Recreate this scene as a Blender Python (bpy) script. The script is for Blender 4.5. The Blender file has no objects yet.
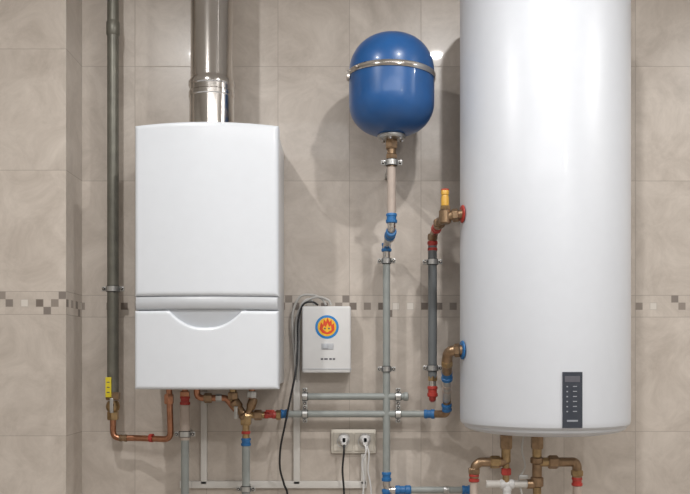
import bpy, bmesh, math, random
from mathutils import Vector, Matrix
random.seed(4)
S = bpy.context.scene
S.view_settings.view_transform = 'Standard'
H = 1.25          # camera height
D = 3.0           # camera distance from the tiled wall
F = 858.0         # focal length in px
def W(u, v, d):
    """world position of a point measured on the photo, standing d metres off the wall"""
    k = (D - d) / F
    return Vector(((u - 345) * k, -d, H + (360 - v) * k))

# ------------------------------------------------------------------ materials
def new_mat(name):
    m = bpy.data.materials.new(name); m.use_nodes = True
    return m, m.node_tree.nodes, m.node_tree.links, m.node_tree.nodes['Principled BSDF']
def mat(name, col, rough=0.4, metal=0.0, var=0.06, scale=30, bump=0.0, coat=0.0, rvar=0.0):
    m, N, L, b = new_mat(name)
    b.inputs['Roughness'].default_value = rough
    b.inputs['Metallic'].default_value = metal
    b.inputs['Coat Weight'].default_value = coat
    b.inputs['Coat Roughness'].default_value = 0.06
    tc = N.new('ShaderNodeTexCoord'); nz = N.new('ShaderNodeTexNoise')
    nz.inputs['Scale'].default_value = scale; nz.inputs['Detail'].default_value = 4
    L.new(tc.outputs['Object'], nz.inputs['Vector'])
    r = N.new('ShaderNodeValToRGB')
    r.color_ramp.elements[0].position = 0.3; r.color_ramp.elements[1].position = 0.7
    r.color_ramp.elements[0].color = tuple(c * (1 - var) for c in col) + (1,)
    r.color_ramp.elements[1].color = tuple(min(1, c * (1 + var)) for c in col) + (1,)
    L.new(nz.outputs['Fac'], r.inputs['Fac']); L.new(r.outputs['Color'], b.inputs['Base Color'])
    if bump:
        bp = N.new('ShaderNodeBump'); bp.inputs['Strength'].default_value = bump
        bp.inputs['Distance'].default_value = 0.002
        L.new(nz.outputs['Fac'], bp.inputs['Height']); L.new(bp.outputs['Normal'], b.inputs['Normal'])
    return m

def tile_mat(name, phase, axis='xy'):
    m, N, L, b = new_mat(name)
    def M(op, a, c=None, d=None):
        n = N.new('ShaderNodeMath'); n.operation = op
        for i, v in enumerate((a, c, d)):
            if v is None: continue
            if isinstance(v, (int, float)): n.inputs[i].default_value = v
            else: L.new(v, n.inputs[i])
        return n.outputs[0]
    g = N.new('ShaderNodeNewGeometry'); s = N.new('ShaderNodeSeparateXYZ')
    L.new(g.outputs['Position'], s.inputs[0])
    u = M('ADD', M('ADD', s.outputs[0], s.outputs[1]), 20 * 0.25 - phase)
    z = s.outputs[2]
    BT, BB = H + 0.226, H + 0.150
    above = M('GREATER_THAN', z, BT); below = M('LESS_THAN', z, BB)
    inband = M('SUBTRACT', 1.0, M('ADD', above, below))
    wa = M('MULTIPLY', M('ADD', M('DIVIDE', M('SUBTRACT', z, BT), 0.4), 20.0), above)
    wb = M('MULTIPLY', M('ADD', M('DIVIDE', M('SUBTRACT', z, BB), 0.4), 10.0), below)
    w = M('ADD', wa, wb)
    us = M('DIVIDE', u, 0.25)
    def jd(v, size):   # distance to nearest joint in metres
        f = M('FRACT', v); return M('MULTIPLY', M('MINIMUM', f, M('SUBTRACT', 1.0, f)), size)
    big = M('MINIMUM', jd(us, 0.25), jd(w, 0.4))
    bigb = M('MINIMUM', jd(us, 0.25), jd(M('DIVIDE', M('SUBTRACT', z, BB), 0.076), 0.076))
    mu = M('DIVIDE', u, 0.025); mw = M('DIVIDE', M('SUBTRACT', z, BB), 0.02534)
    mw = M('ADD', mw, 3.0)
    small = M('MINIMUM', jd(mu, 0.025), jd(mw, 0.0253))
    # per-tile tone
    cid = N.new('ShaderNodeCombineXYZ'); L.new(M('FLOOR', us), cid.inputs[0]); L.new(M('FLOOR', w), cid.inputs[1])
    wn = N.new('ShaderNodeTexWhiteNoise'); wn.noise_dimensions = '3D'; L.new(cid.outputs[0], wn.inputs['Vector'])
    # stone clouding, offset per tile
    off = N.new('ShaderNodeVectorMath'); off.operation = 'MULTIPLY_ADD'
    L.new(wn.outputs['Color'], off.inputs[0]); off.inputs[1].default_value = (7, 7, 7); L.new(g.outputs['Position'], off.inputs[2])
    n1 = N.new('ShaderNodeTexNoise'); n1.inputs['Scale'].default_value = 7; n1.inputs['Detail'].default_value = 10
    n1.inputs['Roughness'].default_value = 0.72; n1.inputs['Distortion'].default_value = 0.7
    L.new(off.outputs[0], n1.inputs['Vector'])
    r = N.new('ShaderNodeValToRGB'); e = r.color_ramp.elements
    e[0].position = 0.3; e[0].color = (0.415, 0.362, 0.315, 1)
    e[1].position = 0.70; e[1].color = (0.605, 0.545, 0.487, 1)
    L.new(n1.outputs['Fac'], r.inputs['Fac'])
    tone = M('ADD', M('MULTIPLY', wn.outputs['Value'], 0.08), 0.96)
    vm = N.new('ShaderNodeVectorMath'); vm.operation = 'SCALE'; L.new(r.outputs['Color'], vm.inputs[0]); L.new(tone, vm.inputs['Scale'])
    # mosaic chips: squares of the centre row, a few in the outer rows, the rest is tile-coloured
    fu = M('FLOOR', mu); fw = M('FLOOR', mw)
    cm = N.new('ShaderNodeCombineXYZ'); L.new(fu, cm.inputs[0]); L.new(fw, cm.inputs[1]); cm.inputs[2].default_value = 3.3
    wm = N.new('ShaderNodeTexWhiteNoise'); L.new(cm.outputs[0], wm.inputs['Vector'])
    par = M('LESS_THAN', M('FRACT', M('MULTIPLY', M('ADD', fu, fw), 0.5)), 0.25)
    mid = M('MULTIPLY', M('COMPARE', fw, 4.0, 0.1), M('GREATER_THAN', wm.outputs['Value'], 0.15))
    keep = M('MAXIMUM', M('MULTIPLY', par, mid), M('MULTIPLY', par, M('GREATER_THAN', wm.outputs['Value'], 0.80)))
    chip = M('MULTIPLY', keep, inband)
    wm2 = N.new('ShaderNodeTexWhiteNoise'); L.new(wm.outputs['Color'], wm2.inputs['Vector'])
    mr = N.new('ShaderNodeValToRGB'); mr.color_ramp.interpolation = 'CONSTANT'
    cols = [(0, (0.17, 0.14, 0.12)), (0.35, (0.62, 0.58, 0.53)), (0.55, (0.27, 0.23, 0.20)), (0.8, (0.21, 0.18, 0.16))]
    mr.color_ramp.elements[0].color = cols[0][1] + (1,)
    mr.color_ramp.elements[1].position = cols[1][0]; mr.color_ramp.elements[1].color = cols[1][1] + (1,)
    for p, c in cols[2:]:
        q = mr.color_ramp.elements.new(p); q.color = c + (1,)
    L.new(wm2.outputs['Value'], mr.inputs['Fac'])
    mx = N.new('ShaderNodeMix'); mx.data_type = 'RGBA'
    L.new(chip, mx.inputs[0]); L.new(vm.outputs[0], mx.inputs[6]); L.new(mr.outputs['Color'], mx.inputs[7])
    dist = M('MINIMUM', M('ADD', big, inband), M('ADD', bigb, M('SUBTRACT', 1.0, inband)))
    g1 = M('LESS_THAN', dist, 0.0011)
    g2 = M('MULTIPLY', M('LESS_THAN', small, 0.0016), inband)
    grout = M('MAXIMUM', g1, M('MULTIPLY', g2, M('ADD', M('MULTIPLY', chip, 0.8), 0.1)))
    mg = N.new('ShaderNodeMix'); mg.data_type = 'RGBA'
    L.new(M('MULTIPLY', grout, 0.62), mg.inputs[0]); L.new(mx.outputs[2], mg.inputs[6]); mg.inputs[7].default_value = (0.30, 0.26, 0.225, 1)
    L.new(mg.outputs[2], b.inputs['Base Color'])
    L.new(M('ADD', M('MULTIPLY', n1.outputs['Fac'], 0.15), M('ADD', M('MULTIPLY', grout, 0.4), 0.25)), b.inputs['Roughness'])
    b.inputs['Coat Weight'].default_value = 0.22; b.inputs['Coat Roughness'].default_value = 0.04
    bp = N.new('ShaderNodeBump'); bp.inputs['Strength'].default_value = 0.2; bp.inputs['Distance'].default_value = 0.001
    L.new(M('SUBTRACT', M('MULTIPLY', n1.outputs['Fac'], 0.12), grout), bp.inputs['Height']); L.new(bp.outputs['Normal'], b.inputs['Normal'])
    return m

M_white = mat('white_enamel', (0.655, 0.685, 0.73), 0.28, var=0.01, coat=0.25)
M_tank = mat('tank_enamel', (0.60, 0.625, 0.67), 0.36, var=0.01, coat=0.12)
M_grey = mat('grey_trim', (0.46, 0.475, 0.50), 0.35, var=0.02)
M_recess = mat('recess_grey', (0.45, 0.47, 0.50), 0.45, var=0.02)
M_steel = mat('stainless_steel', (0.62, 0.59, 0.56), 0.14, 1.0, 0.04, 8)
M_galv = mat('galvanised', (0.50, 0.50, 0.49), 0.35, 0.9, 0.1, 60)
M_gas = mat('aged_gas_pipe', (0.16, 0.155, 0.13), 0.42, 0.4, 0.15, 25)
M_pipe = mat('grey_plastic_pipe', (0.28, 0.30, 0.29), 0.42, var=0.06)
M_dpipe = mat('dark_grey_pipe', (0.13, 0.14, 0.145), 0.4, var=0.06)
M_beige = mat('beige_pipe', (0.46, 0.385, 0.335), 0.4, var=0.05)
M_brass = mat('brass', (0.40, 0.28, 0.15), 0.32, 1.0, 0.18, 60)
M_bronze = mat('bronze', (0.31, 0.21, 0.13), 0.36, 0.9, 0.2, 60)
M_copper = mat('copper', (0.42, 0.20, 0.12), 0.28, 1.0, 0.15, 50)
M_red = mat('red_plastic', (0.40, 0.04, 0.03), 0.42, var=0.1)
M_blue = mat('blue_plastic', (0.02, 0.14, 0.36), 0.42, var=0.1)
M_vessel = mat('blue_enamel', (0.010, 0.082, 0.26), 0.33, var=0.12, scale=14, coat=0.25)
M_yellow = mat('yellow_plastic', (0.74, 0.60, 0.03), 0.4, var=0.04)
M_amber = mat('amber_cap', (0.60, 0.34, 0.05), 0.35, var=0.05)
M_black = mat('black_rubber', (0.015, 0.015, 0.017), 0.45, var=0.1)
M_dark = mat('dark_panel', (0.035, 0.042, 0.058), 0.2, var=0.05, coat=0.3)
M_cream = mat('cream_plastic', (0.62, 0.58, 0.51), 0.35, var=0.02)
M_plug = mat('white_plastic', (0.66, 0.66, 0.66), 0.35, var=0.02)
M_cable = mat('grey_cable', (0.50, 0.49, 0.47), 0.4, var=0.03)
M_duct = mat('cable_duct_white', (0.63, 0.61, 0.58), 0.4, var=0.03)
M_label = mat('label_ink', (0.10, 0.10, 0.12), 0.5, var=0.02)
M_pale = mat('pale_ink', (0.30, 0.32, 0.36), 0.5, var=0.02)
M_flame = mat('flame_red', (0.70, 0.07, 0.02), 0.4, var=0.03)
M_flamey = mat('flame_yellow', (0.85, 0.48, 0.03), 0.4, var=0.03)
M_emb = mat('emblem_blue', (0.02, 0.22, 0.56), 0.35, var=0.03)
M_ceil = mat('ceiling_paint', (0.75, 0.745, 0.735), 0.8, var=0.02)
M_paint = mat('wall_paint', (0.56, 0.54, 0.51), 0.8, var=0.03)
M_floor = mat('floor_stone', (0.38, 0.345, 0.31), 0.3, var=0.1, scale=4)
M_tile = tile_mat('wall_tiles', 0.0157)
M_tile2 = tile_mat('pier_tiles', -1.09)

# ------------------------------------------------------------------ mesh helpers
def root(name, loc):
    e = bpy.data.objects.new(name, None); e.empty_display_size = 0.05
    e.location = loc; S.collection.objects.link(e); return e
def add(bm, name, m, parent=None, smooth=True, angle=35):
    bmesh.ops.recalc_face_normals(bm, faces=bm.faces[:])
    me = bpy.data.meshes.new(name); bm.to_mesh(me); bm.free()
    me.materials.append(m)
    o = bpy.data.objects.new(name, me); S.collection.objects.link(o)
    if smooth:
        for p in me.polygons: p.use_smooth = True
        try: me.set_sharp_from_angle(angle=math.radians(angle))
        except Exception: pass
    if parent is not None:
        o.parent = parent; o.matrix_parent_inverse = Matrix.Translation(-Vector(parent.location))
    return o
def box(name, c, size, m, parent=None, bevel=0.0, seg=3, rot=None):
    bm = bmesh.new(); bmesh.ops.create_cube(bm, size=1)
    for v in bm.verts: v.co = Vector((v.co.x * size[0], v.co.y * size[1], v.co.z * size[2]))
    if bevel: bmesh.ops.bevel(bm, geom=bm.edges[:], offset=bevel, segments=seg, affect='EDGES', profile=0.5)
    if rot is not None: bmesh.ops.transform(bm, matrix=rot, verts=bm.verts[:])
    bmesh.ops.translate(bm, vec=Vector(c), verts=bm.verts[:])
    return add(bm, name, m, parent)
def lathe(name, c, axis, prof, m, parent=None, seg=32, cap=True, angle=35):
    """prof: list of (radius, height along axis)"""
    bm = bmesh.new(); q = Vector(axis).normalized().to_track_quat('Z', 'Y'); rings = []
    for r, h in prof:
        if r < 1e-6:
            rings.append([bm.verts.new(Vector(c) + q @ Vector((0, 0, h)))])
        else:
            rings.append([bm.verts.new(Vector(c) + q @ Vector((r * math.cos(2 * math.pi * (i + .5) / seg), r * math.sin(2 * math.pi * (i + .5) / seg), h))) for i in range(seg)])
    for a, b in zip(rings, rings[1:]):
        for i in range(seg):
            j = (i + 1) % seg
            if len(a) == 1 and len(b) == 1: continue
            if len(a) == 1: bm.faces.new((a[0], b[i], b[j]))
            elif len(b) == 1: bm.faces.new((a[i], a[j], b[0]))
            else: bm.faces.new((a[i], a[j], b[j], b[i]))
    if cap:
        if len(rings[0]) > 1: bm.faces.new(rings[0])
        if len(rings[-1]) > 1: bm.faces.new(rings[-1])
    return add(bm, name, m, parent, angle=angle)
def cyl(name, a, b, r, m, parent=None, seg=28, r2=None, bev=0.0):
    a = Vector(a); b = Vector(b); l = (b - a).length; r2 = r if r2 is None else r2
    if bev: prof = [(r - bev, 0), (r, bev), (r2, l - bev), (r2 - bev, l)]
    else: prof = [(r, 0), (r2, l)]
    return lathe(name, a, b - a, prof, m, parent, seg)
def fillet(pts, R, n=7):
    pts = [Vector(p) for p in pts]; out = [pts[0]]
    for i in range(1, len(pts) - 1):
        p = pts[i]; a = pts[i - 1] - p; b = pts[i + 1] - p
        ang = a.angle(b)
        if ang > math.pi - 0.02: out.append(p); continue
        t = min(R / math.tan(ang / 2), a.length * 0.49, b.length * 0.49)
        s = p + a.normalized() * t; e = p + b.normalized() * t
        for k in range(n + 1):
            f = k / n; out.append((1 - f) ** 2 * s + 2 * f * (1 - f) * p + f * f * e)
    out.append(pts[-1]); return out
def spline(pts, n=10):
    pts = [Vector(p) for p in pts]; P = [2 * pts[0] - pts[1]] + pts + [2 * pts[-1] - pts[-2]]; out = []
    for i in range(1, len(P) - 2):
        for k in range(n):
            t = k / n
            out.append(0.5 * ((2 * P[i]) + (-P[i-1] + P[i+1]) * t + (2*P[i-1] - 5*P[i] + 4*P[i+1] - P[i+2]) * t*t + (-P[i-1] + 3*P[i] - 3*P[i+1] + P[i+2]) * t**3))
    out.append(pts[-1]); return out
def sweep(name, path, r, m, parent=None, seg=18):
    bm = bmesh.new(); rings = []; nrm = None
    for i, p in enumerate(path):
        t = (path[min(i + 1, len(path) - 1)] - path[max(i - 1, 0)]).normalized()
        if nrm is None: nrm = t.orthogonal().normalized()
        nrm = (nrm - t * nrm.dot(t)).normalized(); bn = t.cross(nrm)
        rings.append([bm.verts.new(p + r * (math.cos(2*math.pi*k/seg) * nrm + math.sin(2*math.pi*k/seg) * bn)) for k in range(seg)])
    for a, b in zip(rings, rings[1:]):
        for i in range(seg):
            j = (i + 1) % seg; bm.faces.new((a[i], a[j], b[j], b[i]))
    bm.faces.new(rings[0]); bm.faces.new(rings[-1])
    return add(bm, name, m, parent, angle=50)
def tube(name, pts, r, m, parent=None, R=0.02):
    return sweep(name, fillet(pts, R), r, m, parent)
def wire(name, pts, r, m, parent=None):
    return sweep(name, spline(pts), r, m, parent, seg=10)
def coupling(name, a, b, r, m, parent=None):
    """ribbed union: collar - body - collar"""
    a = Vector(a); b = Vector(b); l = (b - a).length; r *= .9
    prof = [(r*.8, 0), (r*.97, l*.04), (r, l*.08), (r, l*.28), (r*.88, l*.32), (r*.88, l*.62), (r*1.04, l*.66), (r*1.04, l*.93), (r*.85, l)]
    return lathe(name, a, b - a, prof, m, parent, 24)
def hexnut(name, a, b, r, m, parent=None):
    a = Vector(a); b = Vector(b); l = (b - a).length
    return lathe(name, a, b - a, [(r*.88, 0), (r, l*.15), (r, l*.85), (r*.88, l)], m, parent, 6, angle=20)
def clamp(name, c, axis, r, parent=None, d=None, ears=True):
    """pipe clip: rubber lined steel band, two screw ears, threaded stand-off to the wall"""
    c = Vector(c); ax = Vector(axis).normalized(); h = 0.017
    lathe(name + '_rubber', c - ax*h*.62, ax, [(r + .0005, 0), (r + .003, .0008), (r + .003, h*1.24 - .0008), (r + .0005, h*1.24)], M_black, parent, 24)
    lathe(name + '_band', c - ax*h/2, ax, [(r + .001, 0), (r + .0052, 0), (r + .0052, h), (r + .001, h)], M_galv, parent, 24)
    side = ax.cross(Vector((0, 1, 0))).normalized()
    for s in (-1, 1):
        p = c + side * s * (r + .011)
        sz = [abs(side[i]) * .014 + abs(ax[i]) * .016 + (0.007 if i == 1 else 0) for i in range(3)]
        box(f'{name}_ear_{s+2}', p, sz, M_galv, parent, .001)
        hexnut(f'{name}_screw_{s+2}', p + Vector((0, -.010, 0)), p + Vector((0, -.003, 0)), .0055, M_black, parent)
        cyl(f'{name}_bolt_{s+2}', p + Vector((0, -.012, 0)), p + Vector((0, .010, 0)), .0026, M_steel, parent, 10)
    back = c + Vector((0, r + .004, 0))
    if -back.y > 0.006:
        cyl(name + '_stud', back, Vector((c.x, -0.0005, c.z)), .005, M_galv, parent, 12)
        hexnut(name + '_stud_nut', back, back + Vector((0, .007, 0)), .009, M_galv, parent)

def loft_panel(name, x0, x1, zb, zt, front, back, rad, m, parent, nx=48, nz=40):
    """body with a rounded, gently crowned front; zb/zt/front are functions of x (0..1)"""
    bm = bmesh.new()
    def ss(n):
        e = [0, .002, .006, .012, .02, .03, .042]
        mid = [.042 + (1 - .084) * i / n for i in range(1, n)]
        return e + mid + [1 - q for q in reversed(e)]
    U, V = ss(nx), ss(nz); g = []
    for u in U:
        x = x0 + (x1 - x0) * u; col = []
        b, t = zb(u), zt(u)
        for v in V:
            z = b + (t - b) * v
            def rd(e): return 0 if e >= rad else rad - math.sqrt(max(0, rad**2 - (rad - e)**2))
            e = rd(min(u, 1 - u) * (x1 - x0)) ; f = rd(min(v, 1 - v) * (t - b))
            col.append(bm.verts.new((x, -(front(u, z) - max(e, f)), z)))
        g.append(col)
    for i in range(len(U) - 1):
        for j in range(len(V) - 1):
            bm.faces.new((g[i][j], g[i+1][j], g[i+1][j+1], g[i][j+1]))
    loop = [g[i][0] for i in range(len(U))] + [g[-1][j] for j in range(1, len(V))] + [g[i][-1] for i in range(len(U) - 2, -1, -1)] + [g[0][j] for j in range(len(V) - 2, 0, -1)]
    bl = [bm.verts.new((v.co.x, -back, v.co.z)) for v in loop]
    for i in range(len(loop)):
        j = (i + 1) % len(loop); bm.faces.new((loop[i], loop[j], bl[j], bl[i]))
    bm.faces.new(bl)
    return add(bm, name, m, parent, angle=40)

# ------------------------------------------------------------------ room shell
XL, XR, YF, ZC = -2.3, 2.4, -4.6, 2.8
box('wall_back', ((XL + XR) / 2, 0.05, ZC / 2), (XR - XL, 0.1, ZC), M_tile)
px = -0.9195
box('wall_pier', ((XL + px) / 2, -0.0855, ZC / 2), (px - XL, 0.170, ZC), M_tile2)
box('wall_left', (XL - 0.05, YF / 2, ZC / 2), (0.1, -YF + .2, ZC), M_paint)
box('wall_right', (XR + 0.05, YF / 2, ZC / 2), (0.1, -YF + .2, ZC), M_paint)
box('wall_front', ((XL + XR) / 2, YF - 0.05, ZC / 2), (XR - XL, 0.1, ZC), M_paint)
box('floor', ((XL + XR) / 2, YF / 2, -0.05), (XR - XL + .2, -YF + .2, 0.1), M_floor)
box('ceiling', ((XL + XR) / 2, YF / 2, ZC + 0.05), (XR - XL + .2, -YF + .2, 0.1), M_ceil)

# ------------------------------------------------------------------ wall boiler
bx0, bx1 = -0.6540, -0.2065
B = root('wall_boiler', ((bx0 + bx1) / 2, -0.18, H + 0.32))
kz = 2.645 / F
zz = lambda v: H + (360 - v) * kz
fr = lambda u, z: 0.335 + 0.028 * (1 - (2*u - 1)**2)
fr2 = lambda u, z: fr(u, z) + 0.002
box('casing', ((bx0 + bx1) / 2, -0.158, (zz(124) + zz(386)) / 2), (bx1 - bx0 - .012, 0.306, zz(124) - zz(386)), M_white, B, .006)
loft_panel('upper_panel', bx0, bx1, lambda u: zz(296), lambda u: zz(123.5) + 0.006 * (1 - (2*u - 1)**2), fr, 0.28, 0.012, M_white, B)
loft_panel('trim_strip', bx0 + .002, bx1 - .002, lambda u: zz(309.5), lambda u: zz(296.3), lambda u, z: fr(u, z) - 0.006 + 0.006*math.sin(math.pi*min(1, max(0, (z - zz(310)) / (zz(296) - zz(310))))), 0.28, 0.004, M_grey, B, nz=14)
def low_top(u):
    s = (u - 0.5) / 0.25
    dip = 0 if abs(s) >= 1 else (1 - abs(s)**2.4)
    return zz(310.5 + 17 * dip)
loft_panel('lower_panel', bx0, bx1, lambda u: zz(389.5), low_top, fr2, 0.28, 0.010, M_white, B)
loft_panel('handle_recess', bx0 + .1, bx1 - .1, lambda u: zz(334), lambda u: zz(309), lambda u, z: fr(u * .55 + .224, z) - 0.022 + .012 * (z - zz(334)) / (zz(309) - zz(334)), 0.27, 0.004, M_recess, B, nz=12)  # grey colour stands in for shade; the recess is white like the panel
box('underside_tray', ((bx0 + bx1) / 2, -0.165, zz(388)), (bx1 - bx0 - .05, 0.25, 0.012), M_grey, B, .003)

# ------------------------------------------------------------------ flue
fx = W(212, 100, 0.19).x; topz = zz(124) + .004
FL = root('flue_pipe', (fx, -0.19, topz))
z0 = topz
fl = lambda v: H + (360 - v) * (2.81 / F)
prof = [(.080, 0.0), (.080, .012), (.073, .014), (.073, fl(99) - z0), (.0755, fl(98) - z0), (.0755, fl(94) - z0), (.0725, fl(93) - z0),
        (.0725, fl(88) - z0), (.0755, fl(87) - z0), (.0755, fl(83) - z0), (.071, fl(81) - z0), (.0690, fl(79) - z0), (.0690, ZC - z0)]
lathe('flue_tube', (fx, -0.19, z0), (0, 0, 1), prof, M_steel, FL, 56)
lathe('flue_seam', (fx + .030, -0.19 - .0625, fl(78)), (0, 0, 1), [(.0022, 0), (.0022, ZC - fl(78))], M_steel, FL, 8)
lathe('ceiling_collar', (fx, -0.19, ZC - .012), (0, 0, 1), [(.11, 0), (.11, .012)], M_steel, FL, 40)

# ------------------------------------------------------------------ water heater
tx, ty, tr = 0.625, -0.300, 0.261
T = root('water_heater', (tx, ty, H + 0.4))
zb0 = H - 0.212
prof = [(0, -.018), (.10, -.018), (.19, -.014), (.232, -.006), (.246, .002), (.250, .010), (.254, .012), (.2590, .018), (tr - .0005, .026), (tr, .034), (tr, 1.36), (tr - .004, 1.375), (.24, 1.40), (.19, 1.425), (.1, 1.44), (0, 1.445)]
lathe('tank_shell', (tx, ty, zb0), (0, 0, 1), prof, M_tank, T, 128, angle=25)
for i, z in enumerate((zb0 + .25, zb0 + 1.15)):
    box(f'bracket_{i+1}', (tx, -0.022, z), (.30, .042, .05), M_white, T, .003)
def shell_patch(name, u0, u1, v0, v1, off, m, parent, thick=.004, n=10):
    bm = bmesh.new(); A = []
    def hit(u, v):
        c = Vector((0, -D, H)); dirn = Vector(((u - 345) / F, 1, (360 - v) / F))
        ox, oy = -tx, -D - ty; a = dirn.x**2 + 1; b = 2*(ox*dirn.x + oy); cc = ox*ox + oy*oy - (tr + off)**2
        t = (-b - math.sqrt(b*b - 4*a*cc)) / (2*a); return c + dirn * t
    a0, a1 = hit(u0, v0), hit(u1, v1)
    zt, zbm = a0.z, a1.z
    t0 = math.atan2(a0.y - ty, a0.x - tx); t1 = math.atan2(a1.y - ty, a1.x - tx)
    for i in range(n + 1):
        t = t0 + (t1 - t0) * i / n
        A.append([bm.verts.new((tx + r * math.cos(t), ty + r * math.sin(t), z)) for r, z in ((tr + off - thick, zbm), (tr + off, zbm), (tr + off, zt), (tr + off - thick, zt))])
    for p, q in zip(A, A[1:]):
        for k in range(4):
            j = (k + 1) % 4; bm.faces.new((p[k], q[k], q[j], p[j]))
    bm.faces.new(A[0]); bm.faces.new(A[-1])
    return add(bm, name, m, parent)
shell_patch('control_panel', 562.5, 582.5, 372, 428, .003, M_dark, T)
shell_patch('panel_display', 565, 580, 376, 382, .0036, M_label, T, .002)
for i in range(6):
    shell_patch(f'indicator_{i+1}', 566.5, 568, 386 + i * 5, 387.2 + i * 5, .0036, M_pale, T, .002)
    shell_patch(f'legend_{i+1}', 573, 577, 386 + i * 5, 386.8 + i * 5, .0036, M_pale, T, .002)
shell_patch('panel_logo', 567, 578, 420, 421.6, .0036, M_pale, T, .002)

# ------------------------------------------------------------------ expansion vessel
vx = W(391.5, 80, .25).x
E = root('expansion_vessel', (vx, -0.25, H + .88))
VR = 0.1365
prof = [(0, .718), (.03, .718)]
for i in range(1, 17):
    a = math.pi/2 * i / 16; prof.append((max(.03, VR * math.sin(a)**.84), .825 - .107 * max(0, math.cos(a))**.92))
prof += [(VR, .90)]
prof2 = []
for i in range(0, 19):
    a = math.pi/2 * i / 18; prof2.append((VR * max(0, math.cos(a))**.86, .919 + .122 * math.sin(a)**.98))
prof2[-1] = (0, 1.041)
lathe('vessel_shell', (vx, -.25, H), (0, 0, 1), prof + prof2, M_vessel, E, 72, angle=50)
lathe('clamping_band', (vx, -.25, H + .907), Vector((.03, 0, 1)), [(VR - .002, -.009), (VR + .003, -.009), (VR + .0045, -.006), (VR + .003, -.002), (VR + .003, .002), (VR + .0045, .006), (VR + .003, .009), (VR - .002, .009)], M_steel, E, 72)
box('band_buckle', (vx - VR - .002, -.275, H + .903), (.012, .03, .026), M_steel, E, .002)
lathe('bottom_flange', (vx, -.25, H), (0, 0, 1), [(.020, .706), (.042, .708), (.045, .713), (.045, .718), (.040, .724), (.02, .724)], M_galv, E, 40)
for k in range(6):
    a = k * math.pi / 3 + .3
    hexnut(f'flange_bolt_{k+1}', (vx + .034*math.cos(a), -.25 + .034*math.sin(a), H + .701), (vx + .034*math.cos(a), -.25 + .034*math.sin(a), H + .708), .006, M_steel, E)
hexnut('brass_nut', (vx, -.25, H + .676), (vx, -.25, H + .707), .021, M_bronze, E)
cyl('brass_neck', (vx, -.25, H + .655), (vx, -.25, H + .678), .014, M_bronze, E)
hexnut('brass_union', (vx, -.25, H + .642), (vx, -.25, H + .660), .019, M_bronze, E)
cyl('neck_pipe', (vx, -.25, H + .619), (vx, -.25, H + .645), .0145, M_bronze, E)
box('wall_arm', (vx, -.118, H + .632), (.022, .228, .006), M_galv, E, .001)
clamp('holder', (vx, -.25, H + .632), (0, 0, 1), .016, E)
box('vessel_bracket', (vx, -.058, H + .907), (.05, .114, .02), M_galv, E, .002)

# ------------------------------------------------------------------ vessel supply riser
P = root('vessel_supply_pipe', W(387, 330, .08))
a = Vector((vx, -.25, H + .618)); b = Vector((vx, -.25, W(391, 214, .25).z)) 
cyl('upper_pipe', a, b, .0138, M_beige, P)
coupling('blue_union_upper', b + Vector((0, 0, .002)), b + Vector((0, 0, -.030)), .0195, M_blue, P)
r0 = W(386.5, 262, .08)
tube('link_elbow', [b + Vector((0, 0, -.026)), b + Vector((0, 0, -.050)), Vector((r0.x, -.08, W(386, 246, .08).z)), r0], .013, M_steel, P, .025)
m1 = b + Vector((0, 0, -.054)); m2 = Vector((r0.x, -.08, W(386, 246, .08).z)); dr = (m2 - m1)
coupling('blue_elbow_body', m1 + dr*.02, m1 + dr*.36, .0195, M_blue, P)
hexnut('chrome_joint', m1 + dr*.40, m1 + dr*.56, .0175, M_galv, P)
coupling('blue_union_lower', m2 + Vector((0, 0, .010)), m2 + Vector((0, 0, -.020)), .0185, M_blue, P)
rb = W(386.5, 476, .08)
cyl('riser', r0 + Vector((0, 0, .02)), rb, .0125, M_pipe, P)
clamp('clip_1', W(386.5, 261, .08), (0, 0, 1), .0125, P)
clamp('clip_2', W(386.5, 369, .08), (0, 0, 1), .0125, P)
coupling('blue_foot', rb + Vector((0, 0, .014)), rb + Vector((0, 0, -.018)), .018, M_blue, P)
f1 = Vector((rb.x, rb.y, W(386, 490, .08).z))
tube('foot_elbow', [rb, f1, W(398, 490, .08)], .013, M_steel, P, .02)
coupling('blue_foot_right', W(395, 490, .08), W(411, 490, .08), .0175, M_blue, P)
cyl('floor_run', W(410, 490, .08), W(462, 490, .08), .0115, M_pipe, P)
coupling('run_collar', W(443, 490, .08), W(449, 490, .08), .016, M_galv, P)
coupling('blue_run_cap', W(462, 490, .08), W(471, 490, .08), .0175, M_blue, P)
coupling('blue_drain', W(386.5, 486, .08) + Vector((0, 0, -.01)), W(386.5, 486, .08) + Vector((0, 0, -.05)), .018, M_blue, P)

# ------------------------------------------------------------------ gas pipe (left)
G = root('gas_pipe', W(113, 250, .07))
gx = W(113, 0, .07).x
gp = lambda v: Vector((gx, -.07, W(0, v, .07).z))
cyl('gas_riser', gp(392), Vector((gx, -.07, ZC)), .0195, M_gas, G)
lathe('gas_socket', gp(36), (0, 0, 1), [(.020, 0), (.0225, .004), (.0225, .045), (.020, .05)], M_gas, G)
clamp('clip_1', gp(289), (0, 0, 1), .0195, G)
clamp('clip_2', gp(-30), (0, 0, 1), .0195, G)
box('yellow_tag', gp(387) + Vector((-.009, -.024, 0)), (.020, .004, .068), M_yellow, G, .001)
for i in range(3): box(f'tag_print_{i+1}', gp(382 + 5*i) + Vector((-.009, -.0265, 0)), (.009, .001, .003), M_label, G)
hexnut('valve_nut_upper', gp(400), gp(392), .025, M_bronze, G)
lathe('valve_body', gp(412), (0, 0, 1), [(.014, 0), (.021, .006), (.024, .018), (.021, .032), (.016, .038)], M_brass, G)
hexnut('valve_nut_lower', gp(420), gp(411), .020, M_brass, G)
box('valve_lever', gp(405) + Vector((.004, -.032, .0)), (.012, .007, .05), M_galv, G, .002)
cyl('valve_stem', gp(405) + Vector((.004, -.01, 0)), gp(405) + Vector((.004, -.034, 0)), .006, M_brass, G, 12)
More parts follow.
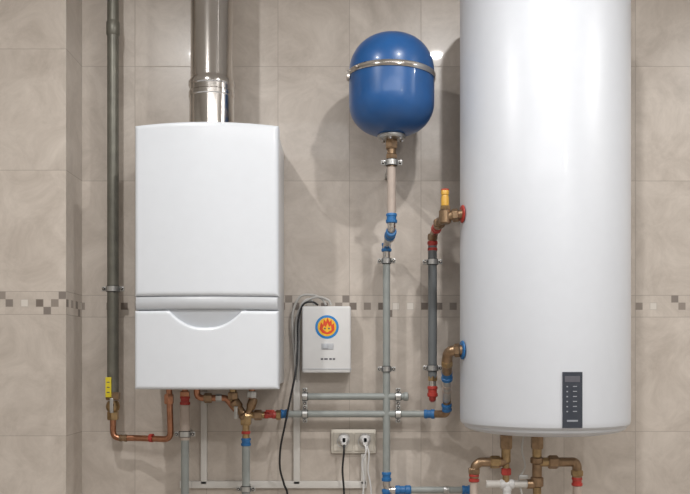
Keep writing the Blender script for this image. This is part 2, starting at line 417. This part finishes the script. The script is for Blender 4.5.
tube('copper_run', [gp(418), gp(438), W(135, 438, .07), Vector((W(169, 437, .15).x, -.12, gp(438).z)), Vector((W(169, 400, .12).x, -.12, W(169, 385, .12).z))], .0105, M_copper, G, .026)
coupling('copper_elbow_sleeve', gp(438) + Vector((.022, 0, 0)), gp(438) + Vector((.05, -.003, 0)), .0135, M_bronze, G)
hexnut('boiler_gas_nut', W(169, 404, .12), W(169, 394, .12), .0165, M_copper, G)
cyl('red_clip', W(150, 438, .093), W(153, 438, .096), .0145, M_red, G)

# ------------------------------------------------------------------ heating flow pipe (below the boiler)
Q = root('heating_flow_pipe', W(186, 450, .10))
cyl('boiler_stub', W(185, 386, .12), W(185, 400, .12), .010, M_copper, Q)
hexnut('stub_nut', W(185, 391, .12), W(185, 397, .12), .017, M_copper, Q)
coupling('red_union', W(185, 396, .12), W(185, 405, .12), .0185, M_red, Q)
cyl('neck', W(185, 405, .12), W(185, 440, .12), .0165, M_beige, Q)
clamp('clip_1', W(185, 434, .12), (0, 0, 1), .0165, Q)
cyl('drop', W(185, 436, .12), W(185, 440, .12) - Vector((0, 0, .5)), .0135, M_pipe, Q)

R_ = root('heating_return_pipe', W(246, 440, .10))
dd = .12
tube('return_branch', [W(197, 386, dd), W(197, 398, dd), W(226, 398, dd), W(236, 410, dd)], .011, M_copper, R_, .02)
hexnut('nut_a', W(204, 398, dd), W(212, 398, dd), .017, M_bronze, R_)
hexnut('nut_b', W(216, 398, dd), W(222, 398, dd), .014, M_galv, R_)
cyl('stub_b', W(233, 386, dd), W(233, 404, dd), .012, M_brass, R_)
hexnut('nut_c', W(233, 392, dd), W(233, 400, dd), .0185, M_bronze, R_)
cyl('stub_c', W(252, 386, dd), W(252, 400, dd), .011, M_copper, R_)
hexnut('nut_d', W(252, 391, dd), W(252, 398, dd), .017, M_galv, R_)
lathe('strainer_body', W(233, 400, dd), W(247, 420, dd) - W(233, 400, dd), [(.012, 0), (.019, .006), (.019, .03), (.014, .036), (.014, .055), (.018, .06), (.018, .075), (.012, .08)], M_bronze, R_, 20)
lathe('strainer_leg', W(254, 398, dd), W(246, 420, dd) - W(254, 398, dd), [(.012, 0), (.016, .01), (.016, .03), (.012, .04), (.012, .07)], M_bronze, R_, 20)
hexnut('tee_nut', W(246, 414, dd), W(246, 425, dd), .020, M_brass, R_)
cyl('filter_handle', W(236, 408, dd) + Vector((0, -.03, 0)), W(236, 408, dd), .006, M_brass, R_, 14)
box('filter_lever', W(237, 412, dd) + Vector((0, -.03, 0)), (.012, .005, .042), M_galv, R_, .002)
cyl('drop_neck', W(246, 424, dd), W(246, 442, dd), .012, M_brass, R_)
hexnut('red_ring', W(246, 431, dd), W(246, 434, dd), .0165, M_red, R_)
coupling('blue_union', W(246, 438, dd), W(246, 446, dd), .0180, M_blue, R_)
cyl('drop', W(246, 446, dd), W(246, 446, dd) - Vector((0, 0, .6)), .0135, M_pipe, R_)
clamp('clip_1', W(246, 489, dd), (0, 0, 1), .0135, R_)
cyl('cross_tee', W(248, 415, dd), W(268, 415, .1), .012, M_brass, R_)
hexnut('cross_nut', W(254, 415, dd), W(262, 415, dd), .018, M_bronze, R_)
coupling('red_valve', W(264, 415, .11), W(277, 415, .1), .0135, M_red, R_)
box('valve_lever', W(270, 411, .125), (.03, .006, .008), M_red, R_, .002)
hexnut('brass_ring', W(276, 415, .1), W(281, 415, .1), .017, M_brass, R_)

# ------------------------------------------------------------------ horizontal runs
for nm, v, ua, ub in (('cold_water_pipe', 414, 281, 428), ('hot_water_pipe', 396.5, 305, 404)):
    Z = root(nm, W(350, v, .08))
    cyl('run', W(ua, v, .08), W(ub, v, .08), .0115, M_pipe, Z)
    clamp('clip_1', W(305, v, .08), (1, 0, 0), .0115, Z)
    clamp('clip_2', W(398, v, .08), (1, 0, 0), .0115, Z)
    if nm[0] == 'c':
        coupling('blue_end', W(280, v, .08), W(288, v, .08), .0175, M_blue, Z)
        coupling('blue_end_right', W(424, v, .08), W(435, v, .085), .0175, M_blue, Z)
        e0, e1, e2 = W(434, v, .085), W(447, v, .12), W(447, 398, .14)
        tube('elbow', [e0, e1, e2], .013, M_bronze, Z, .02)
        coupling('blue_riser_union', W(447, 411, .125), W(446.5, 404, .135), .0185, M_blue, Z)
    else:
        lathe('cap_end', W(404, v, .08), (1, 0, 0), [(.0115, -.002), (.015, 0), (.015, .012), (.010, .015)], M_pipe, Z)

# ------------------------------------------------------------------ hot riser next to the tank
K = root('hot_water_riser', W(432.5, 310, .10))
kd = .10
hp = lambda v: W(432.5, v, kd)
cyl('riser', hp(246), hp(378), .0150, M_dpipe, K)
clamp('clip_1', hp(262), (0, 0, 1), .015, K)
clamp('clip_2', hp(368), (0, 0, 1), .015, K)
coupling('red_union_top', hp(251), hp(241), .0185, M_red, K)
hexnut('foot_nut', hp(376), hp(381), .017, M_brass, K)
coupling('red_foot', hp(386), hp(397), .0190, M_red, K)
cyl('foot_link', hp(380), hp(388), .013, M_steel, K)
tube('foot_elbow', [hp(395), hp(398), W(432.5, 399, .08)], .012, M_red, K, .01)
def tank_pt(v, d):
    x = tx - math.sqrt(tr**2 - (-d - ty)**2)
    return Vector((x, -d, H + (360 - v) * (D - d) / F))
td = .34
t1 = tank_pt(214, td); nrm = (t1 - Vector((tx, ty, t1.z))).normalized()
lathe('red_rosette', t1 + nrm*.0015, nrm, [(.026, 0), (.028, .002), (.026, .005), (.02, .006)], M_red, K, 32)
tee = W(445, 217, .33)
cyl('tank_nipple', t1 + nrm*.002, tee, .0145, M_bronze, K)
hexnut('nipple_nut', t1 + (tee - t1)*.25, t1 + (tee - t1)*.62, .021, M_bronze, K)
lathe('tee_body', tee - Vector((0, 0, .022)), (0, 0, 1), [(.014, 0), (.019, .004), (.019, .040), (.014, .046)], M_bronze, K)
up = lambda v: W(445, v, .33)
hexnut('valve_nut', up(211), up(206), .0165, M_brass, K)
lathe('safety_valve_cap', up(207), (0, 0, 1), [(.010, 0), (.0125, .003), (.0125, .03), (.0105, .036), (.0125, .038), (.0125, .050), (.009, .055)], M_amber, K, 20)
hexnut('red_seal', up(191), up(189), .013, M_red, K)
tube('swing_link', [tee, W(440, 222, .30), W(434.5, 232, .14), hp(240), hp(250)], .0135, M_bronze, K, .02)
s0, s1 = W(440, 222, .30), W(434.5, 232, .14)
hexnut('link_nut', s0 + (s1 - s0)*.05, s0 + (s1 - s0)*.22, .020, M_bronze, K)
coupling('red_link_union', s0 + (s1 - s0)*.40, s0 + (s1 - s0)*.72, .0180, M_red, K)
hexnut('elbow_nut', hp(234), hp(240), .0185, M_bronze, K)

# ------------------------------------------------------------------ cold feed at the tank
C = root('cold_water_feed', W(447, 375, .2))
t2 = tank_pt(350, td); nrm = (t2 - Vector((tx, ty, t2.z))).normalized()
lathe('blue_rosette', t2 + nrm*.0015, nrm, [(.028, 0), (.030, .002), (.028, .005), (.02, .006)], M_blue, C, 32)
e = W(448, 351, .33)
tube('brass_elbow', [t2 + nrm*.002, e, W(447, 362, .31), W(447, 372, .27)], .0165, M_bronze, C, .03)
hexnut('elbow_nut', t2 + (e - t2)*.2, t2 + (e - t2)*.6, .0215, M_bronze, C)
hexnut('elbow_nut_low', W(447, 360, .315), W(447, 365, .30), .020, M_brass, C)
coupling('blue_union', W(447, 371, .27), W(447, 380, .245), .0195, M_blue, C)
tube('feed_pipe', [W(447, 374, .26), W(447, 386, .21), W(446.5, 400, .14)], .013, M_galv, C, .03)
coupling('white_union_low', W(447, 384, .22), W(447, 391, .18), .0165, M_beige, C)

# ------------------------------------------------------------------ fittings under the tank
U = root('tank_outlet_fittings', W(522, 465, .3))
ud = .33
def pu(u, v): return W(u, v, ud)
zt_ = zb0 - .019
for nm, u in (('a', 506), ('b', 537)):
    p = pu(u, 440); p.z = zt_
    hexnut(f'boss_{nm}', p, pu(u, 449), .020, M_bronze, U)
    cyl(f'nipple_{nm}', pu(u, 447), pu(u, 462), .0145, M_brass, U)
tube('elbow_a', [pu(506, 455), pu(506, 462), pu(480, 462), pu(475, 466), pu(474, 478)], .0145, M_bronze, U, .018)
hexnut('elbow_a_nut', pu(500, 462), pu(490, 462), .020, M_brass, U)
hexnut('elbow_a_low_nut', pu(474, 468), pu(474, 474), .019, M_bronze, U)
coupling('red_union_a', pu(474, 474), pu(474, 482), .0175, M_red, U)
cyl('drop_a', pu(474, 481), pu(474, 481) - Vector((0, 0, .4)), .013, M_beige, U)
lathe('tee_b', pu(537, 457), (0, 0, -1), [(.016, 0), (.021, .003), (.021, .018), (.015, .022), (.015, .06), (.02, .064), (.02, .09), (.014, .094)], M_bronze, U, 20)
cyl('tee_b_lower', pu(537, 480), pu(537, 480) - Vector((0, 0, .1)), .013, M_brass, U)
cyl('cross_b', pu(537, 462), pu(556, 462), .0145, M_brass, U)
hexnut('cross_b_nut', pu(548, 462), pu(558, 462), .0215, M_bronze, U)
tube('elbow_b', [pu(555, 462), pu(575, 462), pu(577, 466), pu(577, 480)], .0145, M_bronze, U, .02)
hexnut('elbow_b_nut', pu(577, 470), pu(577, 476), .019, M_brass, U)
coupling('red_union_b', pu(577, 477), pu(577, 486), .018, M_red, U)
cyl('drop_b', pu(577, 486), pu(577, 486) - Vector((0, 0, .4)), .0135, M_beige, U)
cyl('drain_run', pu(486, 484), pu(528, 484), .0115, M_duct, U)
coupling('drain_valve', pu(500, 484), pu(514, 484), .016, M_plug, U)
cyl('drain_stub', pu(506, 460), pu(506, 484), .011, M_brass, U)
hexnut('drain_stub_nut', pu(506, 468), pu(506, 475), .0165, M_red, U)
coupling('drain_tail', pu(507, 486), pu(507, 486) - Vector((0, 0, .05)), .016, M_plug, U)
cyl('sleeve', pu(527, 484), pu(534, 484), .015, M_bronze, U)
box('valve_handle', pu(522, 476) + Vector((0, -.02, 0)), (.03, .008, .012), M_galv, U, .002)
p = pu(524, 440); p.z = zt_ - .002
wire('sensor_lead', [p, pu(522, 450), pu(525, 466), pu(519, 480), pu(522, 494), pu(524, 510)], .003, M_cable, U)

# ------------------------------------------------------------------ thermostat control box
bd = .075
bc = W(326.5, 339.5, bd)
X = root('control_box', bc)
s = (D - bd) / F
box('back_plate', (bc.x, -.012, bc.z), (48*s, .022, 66*s), M_plug, X, .003)
box('housing', (bc.x, -.047, bc.z), (49*s, .056, 67*s), M_plug, X, .007, 4)
def disc(name, u, v, r, m, off, sx=1):
    c = W(u, v, bd); c.y = -bd
    lathe(name, c, (0, -1, 0), [(r, 0), (r, off), (r*.9, off + .0004)], m, X, 40)
disc('emblem_rim', 327, 327, 11.8*s, M_emb, .0008)
disc('emblem_face', 327, 327, 9.3*s, M_flamey, .0016)
def flat(name, pts, m, off, parent=X):
    bm = bmesh.new(); f = []; b = []
    for u, v in pts:
        c = W(u, v, bd); f.append(bm.verts.new((c.x, -bd - off, c.z))); b.append(bm.verts.new((c.x, -bd + .001, c.z)))
    bm.faces.new(f); bm.faces.new(b[::-1])
    for i in range(len(f)):
        j = (i + 1) % len(f); bm.faces.new((f[i], f[j], b[j], b[i]))
    return add(bm, name, m, parent, smooth=False)
flat('emblem_flame', [(319.5, 329), (321, 322), (323, 325), (324, 319), (326, 322), (327.5, 317.5), (329.5, 322), (331.5, 319.5), (331.8, 325), (334, 323), (334.5, 330), (331, 333.5), (327, 334.5), (322.5, 333)], M_flame, .0024)
flat('emblem_core', [(322.5, 329), (324, 325.5), (326, 327.5), (327.5, 323), (329, 327), (331, 325.5), (331.5, 330), (327, 332.5)], M_flamey, .0030)
for i, u in enumerate((325, 329)): disc(f'emblem_eye_{i+1}', u, 328.5, .9*s, M_label, .0034)
box('switch_frame', W(327.5, 346.5, bd) , (12*s, .004, 6*s), M_grey, X, .001)
box('switch_rocker', W(325.5, 346.5, bd) + Vector((0, -.002, 0)), (5*s, .006, 4*s), M_recess, X, .001)
for i, (u, w) in enumerate(((322, 2.5), (326, 3.5), (330.5, 2.5), (334, 2.2))): box(f'caption_{i+1}', W(u, 359, bd), (w*s, .002, 1.6*s), M_label, X)
box('lid_seam', W(327, 369, bd) + Vector((0, .008, 0)), (49.6*s, .02, 0.8*s), M_grey, X)

# ------------------------------------------------------------------ sockets and plugs
od = .012
oc = W(353.5, 441.5, od); s = (D - od) / F
O = root('double_wall_socket', oc)
box('frame', (oc.x, -.006, oc.z), (45*s, .011, 24*s), M_cream, O, .003)
for i, u in enumerate((343, 364)):
    c = W(u, 441.5, od)
    box(f'insert_{i+1}', (c.x, -.013, c.z), (19*s, .004, 19*s), M_cream, O, .0015)
    lathe(f'well_{i+1}', (c.x, -.013, c.z), (0, -1, 0), [(.019, 0), (.0215, 0), (.0215, .004), (.019, .004)], M_plug, O, 32, cap=False)
for i, (u, mt) in enumerate(((344, M_plug), (365, M_plug))):
    PL = root('power_plug', W(u, 439, .03))
    c = W(u, 439, .02)
    lathe('plug_base', (c.x, -.016, c.z), (0, -1, 0), [(.019, 0), (.0205, .004), (.0195, .018), (.014, .028), (.012, .040), (.008, .043)], mt, PL, 28)
    box('plug_grip', (c.x, -.046, c.z - .004), (.018, .026, .030), mt, PL, .004)
    if i == 0: wire('plug_lead', [Vector((c.x, -.055, c.z - .014)), W(344, 452, .065), W(342.5, 470, .05), W(344, 494, .04), W(343, 530, .03)], .0035, M_black, PL)
    else:
        wire('plug_lead', [Vector((c.x, -.055, c.z - .014)), W(366, 452, .065), W(362, 464, .05), W(364, 480, .04), W(362, 505, .03), W(361, 530, .03)], .0032, M_plug, PL)
        wire('plug_lead_2', [Vector((c.x + .004, -.05, c.z - .010)), W(369, 455, .06), W(368, 470, .05), W(371, 490, .04), W(371, 530, .03)], .0028, M_plug, PL)

# ------------------------------------------------------------------ cable ducts
DK = root('cable_duct', W(297, 470, .01))
s = 2.99 / F
def duct(nm, u0, v0, u1, v1):
    c = W((u0 + u1)/2, (v0 + v1)/2, .009)
    box(nm, (c.x, -.0085, c.z), (abs(u1 - u0)*s, .016, abs(v1 - v0)*s), M_duct, DK, .0015)
duct('vertical_run', 293.5, 380, 300, 484)
duct('left_drop', 201, 392, 207, 484)
duct('horizontal_run', 192, 481, 367, 488)
duct('right_foot', 361, 454, 366.5, 484)
duct('corner_run', 180, 481, 192, 488)

# ------------------------------------------------------------------ loose cables
CB = root('control_cables', W(300, 340, .05))
wire('grey_lead_1', [W(326, 305, .05), W(322, 299, .05), W(312, 295, .045), W(300, 297, .04), W(293, 312, .03), W(293, 335, .022), W(295, 360, .018), W(296, 382, .012)], .0042, M_cable, CB)
wire('grey_lead_2', [W(331, 305, .05), W(328, 300, .055), W(317, 297, .055), W(304, 303, .05), W(297, 318, .035), W(296, 345, .028), W(297, 366, .022), W(297.5, 382, .014)], .0042, M_cable, CB)
wire('grey_lead_3', [W(315, 305, .04), W(309, 299, .045), W(301, 306, .035), W(299, 325, .028), W(299, 350, .022), W(298.5, 382, .014)], .0036, M_plug, CB)
BC = root('power_cable', W(290, 400, .06))
wire('black_lead', [W(318, 305, .055), W(312, 302, .062), W(303, 305, .065), W(298, 322, .06), W(297.5, 345, .06), W(296, 370, .11), W(290, 400, .12), W(285, 425, .12), W(280.5, 448, .1), W(280, 468, .06), W(284, 484, .04), W(288, 500, .03), W(288, 560, .02)], .0036, M_black, BC)

# ------------------------------------------------------------------ ceiling downlights, with an added back row and fill panel
def downlight(x, y, power, col=(1, .985, .965)):
    Rt = root('ceiling_downlight', (x, y, ZC))
    lathe('trim_ring', (x, y, ZC - .008), (0, 0, 1), [(.052, 0), (.062, 0), (.062, .008), (.052, .008)], M_steel, Rt, 32, cap=False)
    l = bpy.data.lights.new('lamp', 'AREA'); l.shape = 'DISK'; l.size = .06; l.energy = power; l.color = col
    o = bpy.data.objects.new('lamp', l); o.location = (x, y, ZC - .012); S.collection.objects.link(o)
    o.parent = Rt; o.matrix_parent_inverse = Matrix.Translation(-Vector((x, y, ZC)))
for x in (-.75, .46, 1.95): downlight(x, -1.33, 17)
for x in (-1.0, 1.4): downlight(x, -3.2, 30)  # unseen back row, added; placed so its tile glints stay hidden
Rt = root('added_fill_panel', (0, -3.0, ZC))  # unseen overhead soft fill, added for the light, not a known fitting
box('added_fill_frame', (0, -3.0, ZC - .012), (2.04, 1.04, .02), M_plug, Rt, .003)
l = bpy.data.lights.new('added_fill_light', 'AREA'); l.shape = 'RECTANGLE'; l.size = 2.0; l.size_y = 1.0; l.energy = 32; l.color = (1, .99, .98)
o = bpy.data.objects.new('added_fill_light', l); o.location = (0, -3.0, ZC - .03); S.collection.objects.link(o)
o.parent = Rt; o.matrix_parent_inverse = Matrix.Translation(-Vector((0, -3.0, ZC)))

w = bpy.data.worlds.new('world'); S.world = w; w.use_nodes = True
w.node_tree.nodes['Background'].inputs[0].default_value = (.8, .85, 1, 1)
w.node_tree.nodes['Background'].inputs[1].default_value = 0.3

cam = bpy.data.cameras.new('camera'); co = bpy.data.objects.new('camera', cam); S.collection.objects.link(co)
cam.sensor_width = 36; cam.sensor_fit = 'HORIZONTAL'; cam.lens = F / 690 * 36; cam.shift_y = 113 / 690
co.location = (0, -D, H); co.rotation_euler = (math.pi / 2, 0, 0); cam.clip_start = .05
S.camera = co
